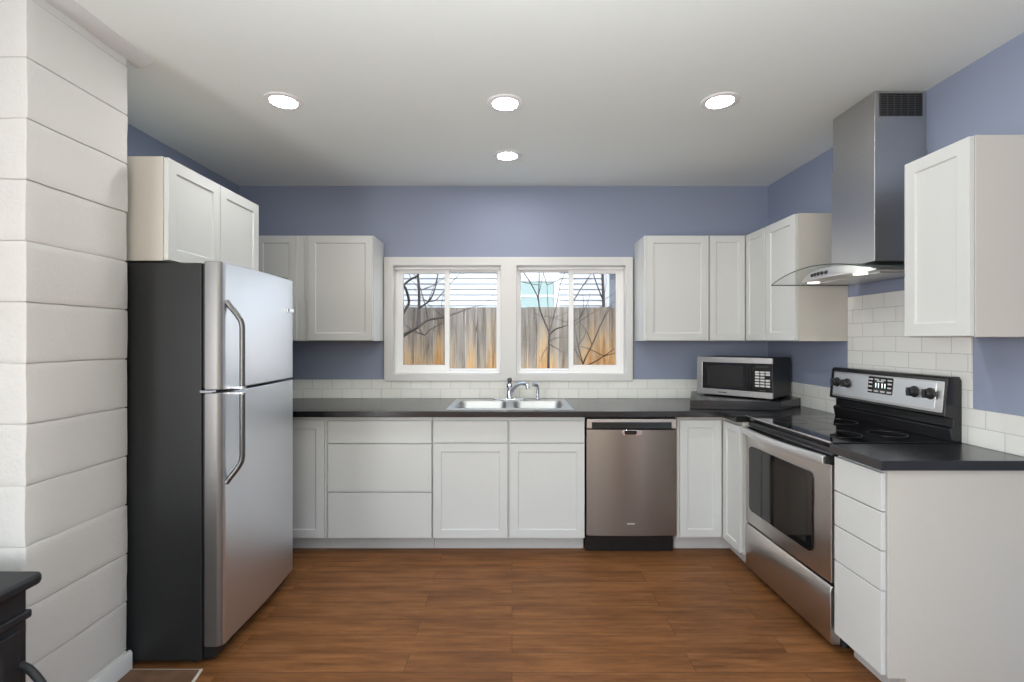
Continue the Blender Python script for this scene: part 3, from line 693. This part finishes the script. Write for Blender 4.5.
# ------------------------------------------------------------------ range hood
def hood():
    yc = 2.475
    t = thing('range_hood', 'stainless chimney range hood with curved glass canopy', 'range hood', (1.99, yc, 1.70))
    bm = new(); box(bm, 1.745, XR - .002, 2.310, 2.622, 1.765, 2.30); f = obj('flue_cover', bm, M['steel_hood'], t, .002)
    bm = new(); box(bm, 1.750, XR - .002, 2.315, 2.617, 2.295, ZC - .002); u = obj('upper_flue_cover', bm, M['steel_hood'], t, .002)
    bm = new(); box(bm, 1.775, 1.975, 2.3135, 2.3155, 2.465, 2.575); g = obj('vent_grille', bm, M['grille_dark'], u)
    bm = new()
    for i in range(7): x = 1.775 + .2 * i / 6; box(bm, x - .0025, x + .0025, 2.311, 2.314, 2.465, 2.575)
    for i in range(11): z = 2.468 + .1045 * i / 10; box(bm, 1.775, 1.975, 2.3115, 2.314, z - .0016, z + .0016)
    obj('grille_bars', bm, M['handle_dark'], g)
    # curved glass: arched along the wall
    def arch(y): return 1.757 - .051 * ((y - yc) / .372) ** 2
    bm = new(); n = 24; hw = .372; xo = lambda y: 1.525 + .012 * ((y - yc) / hw) ** 2
    rings = []
    for i in range(n + 1):
        y = yc - hw + 2 * hw * i / n; z = arch(y)
        rings.append([bm.verts.new(p) for p in ((xo(y), y, z), (XR - .012, y, z), (XR - .012, y, z + .006), (xo(y), y, z + .006))])
    for a, b in zip(rings, rings[1:]):
        for k in range(4): bm.faces.new((a[k], a[(k + 1) % 4], b[(k + 1) % 4], b[k]))
    bm.faces.new(rings[0]); bm.faces.new(rings[-1][::-1])
    o = obj('glass_canopy', bm, None, t, 0, angle=60, mats=[M['hood_glass'], M['glass_edge']])
    for p in o.data.polygons:
        if abs(p.normal.z) < .5: p.material_index = 1
    # motor housing under the glass with a bowed control face
    bm = new(); n = 20; top, bot = [], []; hb = .285
    for i in range(n + 1):
        u = -1 + 2 * i / n; y = yc + hb * u; x = 1.600 + .060 * u * u
        top.append((x + .012, y, max(1.709, arch(y) - .001 - .016 * abs(u) ** 3))); bot.append((x, y, 1.704))
    tv = [bm.verts.new(p) for p in top]; bv = [bm.verts.new(p) for p in bot]
    tb = [bm.verts.new((XR - .012, p[1], p[2])) for p in top]; bb = [bm.verts.new((XR - .012, p[1], p[2])) for p in bot]
    for i in range(n):
        bm.faces.new((tv[i], tv[i + 1], tb[i + 1], tb[i])); bm.faces.new((bv[i], bb[i], bb[i + 1], bv[i + 1])); bm.faces.new((tb[i], tb[i + 1], bb[i + 1], bb[i]))
    bm.faces.new((tv[0], tb[0], bb[0], bv[0])); bm.faces.new((tv[n], bv[n], bb[n], tb[n])); h = obj('hood_housing', bm, M['steel_h'], t, angle=25)
    bm = new(); fa = [[bm.verts.new(p) for p in q] for q in (top, bot)]; fb = [[bm.verts.new((p[0] - .006, p[1], p[2])) for p in q] for q in (top, bot)]
    for i in range(n):
        for q0, q1 in ((fb[0], fb[1]), (fa[1], fa[0]), (fa[0], fb[0]), (fb[1], fa[1])): bm.faces.new((q0[i], q1[i], q1[i + 1], q0[i + 1]))
    for i in (0, n): bm.faces.new((fb[0][i], fb[1][i], fa[1][i], fa[0][i]))
    obj('control_face', bm, M['silver2'], h, angle=30)
    bm = new(); box(bm, 1.72, 1.97, yc - .23, yc + .23, 1.700, 1.7045); obj('grease_filter', bm, M['steel_hood'], h, .001)
    for yy in (2.308, 2.665):
        bm = new(); lathe(bm, [(.030, 0), (.030, -.004), (.024, -.005)], (1.675, yy, 1.704), 'Z', 24); obj('hood_lamp', bm, M['hood_lens'], h)
    for i in range(5):
        u = (i - 2) * .030; x = 1.600 + .060 * ((u + .03) / hb) ** 2
        bm = new(); lathe(bm, [(.0095, .004), (.0095, -.004), (.007, -.006)], (x - .001, yc + .03 + u, 1.730), 'X', 16); obj('button', bm, M['black_matte'], h)
hood()

# ------------------------------------------------------------------ microwave on its black platform
bm = new(); prism(bm, [(1.174, 3.165), (1.722, 3.078), (1.984, 3.300), (1.984, 3.735), (1.395, 3.735)], CT + .0005, CT + .058)
tag(obj('corner_platform', bm, M['counter'], None, .004), 'low black platform on the worktop corner under the microwave', 'platform')
def microwave():
    W, D, H = .510, .350, .276
    a = R(-47.0); c = Vector((1.700, 3.135)); ux = Vector((math.cos(a), math.sin(a))); uy = Vector((-math.sin(a), math.cos(a)))
    o = c - ux * W / 2 + uy * D / 2
    t = thing('microwave', 'stainless and black microwave on the corner platform', 'microwave', (o.x, o.y, CT + .0585)); t.rotation_euler = (0, 0, a)
    def part(name, m, mt, par, bev=.002): return obj(name, m, mt, par, bev, local=True)
    z0, f = .010, -D / 2
    m = new(); box(m, -W / 2, W / 2, f + .022, -f, z0, H); part('case', m, M['black_matte'], t, .004)
    for x in (-.21, .21):
        for y in (f + .05, -f - .05): m = new(); lathe(m, [(.014, 0), (.014, .011)], (x, y, 0), 'Z', 14); part('foot', m, M['black_matte'], t, 0)
    xs = W / 2 - .130
    m = new(); yslab(m, [-W / 2, -W / 2 + .040, xs], [z0, z0 + .040, H - .038, H], {(1, 1)}, f, f + .022); d = part('door', m, M['steel_h'], t)
    m = new(); box(m, -W / 2 + .038, xs - .001, f + .003, f + .020, z0 + .038, H - .036); g = part('door_glass', m, M['black_glass'], d, 0)
    m = new(); prism(m, rrect(-W / 2 + .072, xs - .055, z0 + .062, H - .058, .006, 4), 0, .001, lambda x, y, z: (x, f + .0022 + z, y)); part('door_window', m, M['oven_glass'], g, 0)
    m = new(); box(m, xs + .002, W / 2, f + .002, f + .022, z0 + .040, H - .038); p = part('control_panel', m, M['black_glass'], t)
    m = new(); box(m, xs + .002, W / 2, f, f + .022, z0, z0 + .0395); part('lower_band', m, M['steel_h'], t)
    m = new(); box(m, xs + .002, W / 2, f, f + .022, H - .0375, H); part('upper_band', m, M['steel_h'], t)
    xc = (xs + W / 2) / 2 + .004
    m = new(); box(m, xc - .040, xc + .040, f + .001, f + .003, H - .066, H - .050); part('display', m, M['lcd'], p, 0)
    m = new()
    rows = [(.182, 3), (.166, 3), (.147, 2), (.128, 3), (.109, 3), (.090, 3)]
    for z, k in rows:
        for i in range(k): x = xc - .033 + i * .033; box(m, x - .0135, x + .0135, f + .0008, f + .003, z - .006, z + .006)
    part('keypad', m, M['key'], p, 0)
    m = new(); box(m, xc - .018, xc + .018, f + .001, f + .003, z0 + .047, z0 + .053); part('panel_mark', m, M['handle_dark'], p, 0)
    m = new(); box(m, -.10, -.04, f - .0005, f + .002, z0 + .016, z0 + .023); part('badge', m, M['handle_dark'], d, 0)
microwave()

# ------------------------------------------------------------------ wood stove by the chimney
def wood_stove():
    x1, x0, yb, yf = -1.440, -2.02, 1.425, .90
    t = thing('wood_stove', 'black cast iron wood stove in front of the chimney', 'stove', ((x0 + x1) / 2, (yb + yf) / 2, 0))
    bm = new(); prism(bm, rrect(x0 - .03, x1 + .030, yf - .03, yb + .032, .03, 6), .655, .687); obj('top_plate', bm, M['iron'], t, .010)
    bm = new(); box(bm, x0, x1, yf, yb, .13, .655); obj('firebox', bm, M['iron'], t, .006)
    bm = new(); box(bm, x0 - .008, x1 + .010, yf - .01, yb + .008, .560, .585); obj('upper_moulding', bm, M['iron'], t, .006)
    bm = new(); box(bm, x0 - .010, x1 + .012, yf - .012, yb + .010, .110, .150); obj('base_moulding', bm, M['iron'], t, .006)
    m = new(); fb = face('+X', x1 + .010)
    d = obj('side_door', shaker(fb, yf + .04, yb - .03, .175, .540, .012, .045, .008), M['iron'], t, .003); m.free()
    m = new(); box(m, x0 + .06, x1 - .06, yf - .014, yf, .20, .53); dd = obj('front_door', m, M['iron'], t, .006)
    m = new(); box(m, x0 + .11, x1 - .11, yf - .017, yf - .013, .26, .50); obj('door_glass', m, M['black_glass'], dd)
    m = new(); tube(m, smooth([(x1 + .006, 1.400, .437), (x1 + .035, 1.398, .425), (x1 + .075, 1.392, .390), (x1 + .105, 1.385, .345), (x1 + .118, 1.380, .300)], 5), .0105, 12); obj('handle', m, M['iron'], d)
    for x in (x0 + .05, x1 - .05):
        for y in (yf + .05, yb - .05):
            m = new(); tube(m, [(x, y, .12), (x, y, .06), (x + (.012 if x > -1.7 else -.012), y, .008)], [.028, .020, .024], 12); obj('leg', m, M['iron'], t)
wood_stove()

# ------------------------------------------------------------------ outdoors
bm = new(); box(bm, -14, 14, YB + .46, 24, -.45, -.25); tag(obj('ground', bm, M['earth']), 'bare earth yard beyond the kitchen window', 'ground', None, 'structure')
FY = 6.6
t = thing('fence', 'weathered cedar board fence seen through the kitchen window', 'fence', (0, FY, -.25))
bm = new(); x = -4.6
while x < 4.6:
    w = random.uniform(.132, .146); top = 1.835 + random.uniform(-.006, .006); yo = random.uniform(-.012, .010); c = .022
    prism(bm, [(x, -.25), (x + w, -.25), (x + w, top), (x, top)], FY + yo, FY + .018 + yo, lambda a, b, z: (a, z, b)); x += w + random.uniform(.002, .005)
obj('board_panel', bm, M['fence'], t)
for z in (.10, .80, 1.50):
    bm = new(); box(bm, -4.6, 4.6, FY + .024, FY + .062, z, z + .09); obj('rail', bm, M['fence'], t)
HY = 9.2
t = thing('neighbor_house', 'white clapboard house with a teal window beyond the fence', 'house', (-2, HY, -.25))
bm = new(); z = -.25; hx0, hx1 = -7.0, 1.86
while z < 3.6:
    prism(bm, [(HY - .030, z + .012), (HY - .004, z), (HY + .10, z), (HY + .10, z + .104), (HY - .004, z + .104)], hx0, hx1 - .14, lambda a, b, c: (c, a, b)); z += .104
obj('siding', bm, M['siding'], t)
bm = new(); box(bm, hx1 - .14, hx1, HY - .025, HY + .10, -.25, 3.6); box(bm, hx1 - .02, hx1, HY + .10, HY + 5, -.25, 3.6); obj('corner_board', bm, M['siding'], t)
bm = new(); prism(bm, [(HY - .6, 3.50), (HY + 2.6, 5.2), (HY + 5.8, 3.5), (HY + 5.8, 3.62), (HY + 2.6, 5.34), (HY - .6, 3.62)], hx0 - .3, hx1 + .2, lambda a, b, c: (c, a, b)); obj('roof', bm, M['roof'], t)
bm = new(); wx0, wx1, wz0, wz1 = .02, .90, 1.10, 2.72
yslab(bm, [wx0, wx0 + .10, wx1 - .10, wx1], [wz0, wz0 + .10, wz1 - .22, wz1], {(1, 1)}, HY - .045, HY - .010); wf = obj('window_frame', bm, M['siding'], t, .004)
bm = new(); box(bm, wx0 + .10, wx1 - .10, HY - .030, HY - .020, wz0 + .10, wz1 - .22); obj('window_pane', bm, M['teal_glass'], wf)
bm = new(); box(bm, wx0 + .10, wx1 - .10, HY - .038, HY - .026, 2.20, 2.25); obj('sash_rail', bm, M['siding'], wf)
t = thing('garage', 'dark grey building corner at the far right of window view', 'building', (4.5, 17, -.25))
bm = new(); box(bm, 2.75, 7.0, 15.6, 19, -.25, 3.9); obj('building_wall', bm, M['siding_grey'], t)
bm = new(); prism(bm, [(15.2, 3.9), (17.3, 5.4), (19.4, 3.9)], 2.6, 7.2, lambda a, b, c: (c, a, b)); obj('roof', bm, M['roof'], t)

def tree(label, branches, loc):
    bm = new()
    for pts, r0, r1 in branches:
        p = smooth(pts, 5); n = len(p) - 1; tube(bm, p, [r0 + (r1 - r0) * i / n for i in range(n + 1)], 7)
    tag(obj('bare_tree', bm, M['bark']), label, 'tree', 'bare trees in the yard')
def PB(Y, *pts): return [P(a, b, Y + dy) for a, b, dy in pts]
def twigs(out, base, n, ln, seed):
    rnd = random.Random(seed)
    for k in range(n):
        pts, r0, r1 = base[k % len(base)]
        i = rnd.randrange(1, len(pts)); p = Vector(pts[i]) if i < len(pts) else Vector(pts[-1])
        d = Vector((rnd.uniform(-1, 1), rnd.uniform(-.6, .6), rnd.uniform(.15, 1))).normalized()
        q = p + d * ln * rnd.uniform(.5, 1); r = q + (d + Vector((rnd.uniform(-.5, .5), 0, rnd.uniform(-.2, .5)))).normalized() * ln * .6
        out.append(([p, q, r], .0045, .0015))
# young tree in the right-hand window
Y = 5.4
br = [([P(549, 470, Y), P(549, 400, Y), P(548.5, 360, Y), P(549.5, 333, Y)], .017, .013),
      (PB(Y, (549.5, 333, 0), (540, 310, -.1), (538, 298, -.15), (530, 282, -.2), (523, 271, -.3), (514, 250, -.3)), .009, .004),
      (PB(Y, (538, 300, -.15), (539, 285, 0), (539, 265, .1), (538, 235, .1)), .008, .003),
      (PB(Y, (549.5, 333, 0), (549, 318, .1), (548, 305, .2), (547, 285, .3)), .008, .003),
      (PB(Y, (549.5, 333, 0), (553, 318, .1), (557, 303, .1), (560, 285, .2)), .009, .003),
      (PB(Y, (550, 334, 0), (556, 329, -.1), (565, 326, -.3), (580, 318, -.4)), .009, .003),
      (PB(Y, (549, 341, 0), (556, 338, .1), (566, 337, .2)), .007, .003),
      (PB(Y, (549, 344, 0), (556, 348, -.1), (564, 353, -.2)), .006, .002),
      (PB(Y, (549, 345, 0), (544, 352, -.1), (540, 362, -.1)), .006, .002)]
x = []; twigs(x, br[1:6], 16, .22, 3); tree('thin bare young tree in the right window before the fence', br + x, None)
# slanting stems on the right edge
Y = 5.0
br = [(PB(Y, (572, 400, 0), (583, 364, 0), (592, 345, .1), (602, 322, .2), (612, 305, .3)), .009, .004),
      (PB(Y, (575, 368, 0), (590, 364, -.1), (604, 356, -.2), (618, 346, -.3)), .007, .003),
      (PB(Y, (574, 300, 0), (582, 287, .1), (592, 272, .2), (600, 250, .3)), .006, .003),
      (PB(Y, (583, 364, 0), (578, 345, .2), (574, 325, .3)), .006, .002)]
x = []; twigs(x, br, 12, .24, 5); tree('slender bare shrub stems slanting across the rightmost pane', br + x, None)
Y = 7.6
br = [(PB(Y, (603.5, 450, 0), (603.5, 330, 0), (603.5, 300, 0), (602.5, 272, 0), (602, 230, .1)), .030, .018),
      (PB(Y, (603, 300, 0), (597, 285, .1), (592, 270, .2), (586, 250, .3)), .012, .005)]
x = []; twigs(x, br, 10, .5, 6); tree('bare brown tree trunk behind the fence at the right', br + x, None)
# older tree seen in the left-hand window
Y = 5.6
br = [(PB(Y, (380, 470, .3), (384, 400, .2), (393, 352, .1), (402, 337, 0), (418, 327, 0), (428, 320, .1), (444, 317, .2), (470, 308, .4)), .028, .008),
      (PB(Y, (393, 352, .1), (397, 325, .2), (405, 310, .2), (409, 302, .2), (406, 289, .1), (404, 285, .1), (411, 279, .1), (418, 275, 0), (424, 262, 0)), .020, .010),
      (PB(Y, (418, 327, 0), (419, 308, .2), (419, 290, .2), (418, 275, .2), (417, 250, .2)), .020, .012),
      (PB(Y, (428, 320, .1), (425, 305, .3), (421, 290, .4), (417, 277, .5)), .008, .004),
      (PB(Y, (419, 308, .2), (428, 302, .1), (433, 294, 0), (437, 280, 0), (438, 262, 0)), .011, .005),
      (PB(Y, (428, 302, .1), (436, 300, .3), (443, 292, .4), (450, 284, .5)), .007, .003),
      (PB(Y, (418, 327, 0), (424, 335, -.1), (430, 330, -.1), (444, 322, -.2)), .007, .003)]
x = []; twigs(x, br, 22, .26, 8); tree('gnarled bare grey tree behind the left window panes', br + x, None)
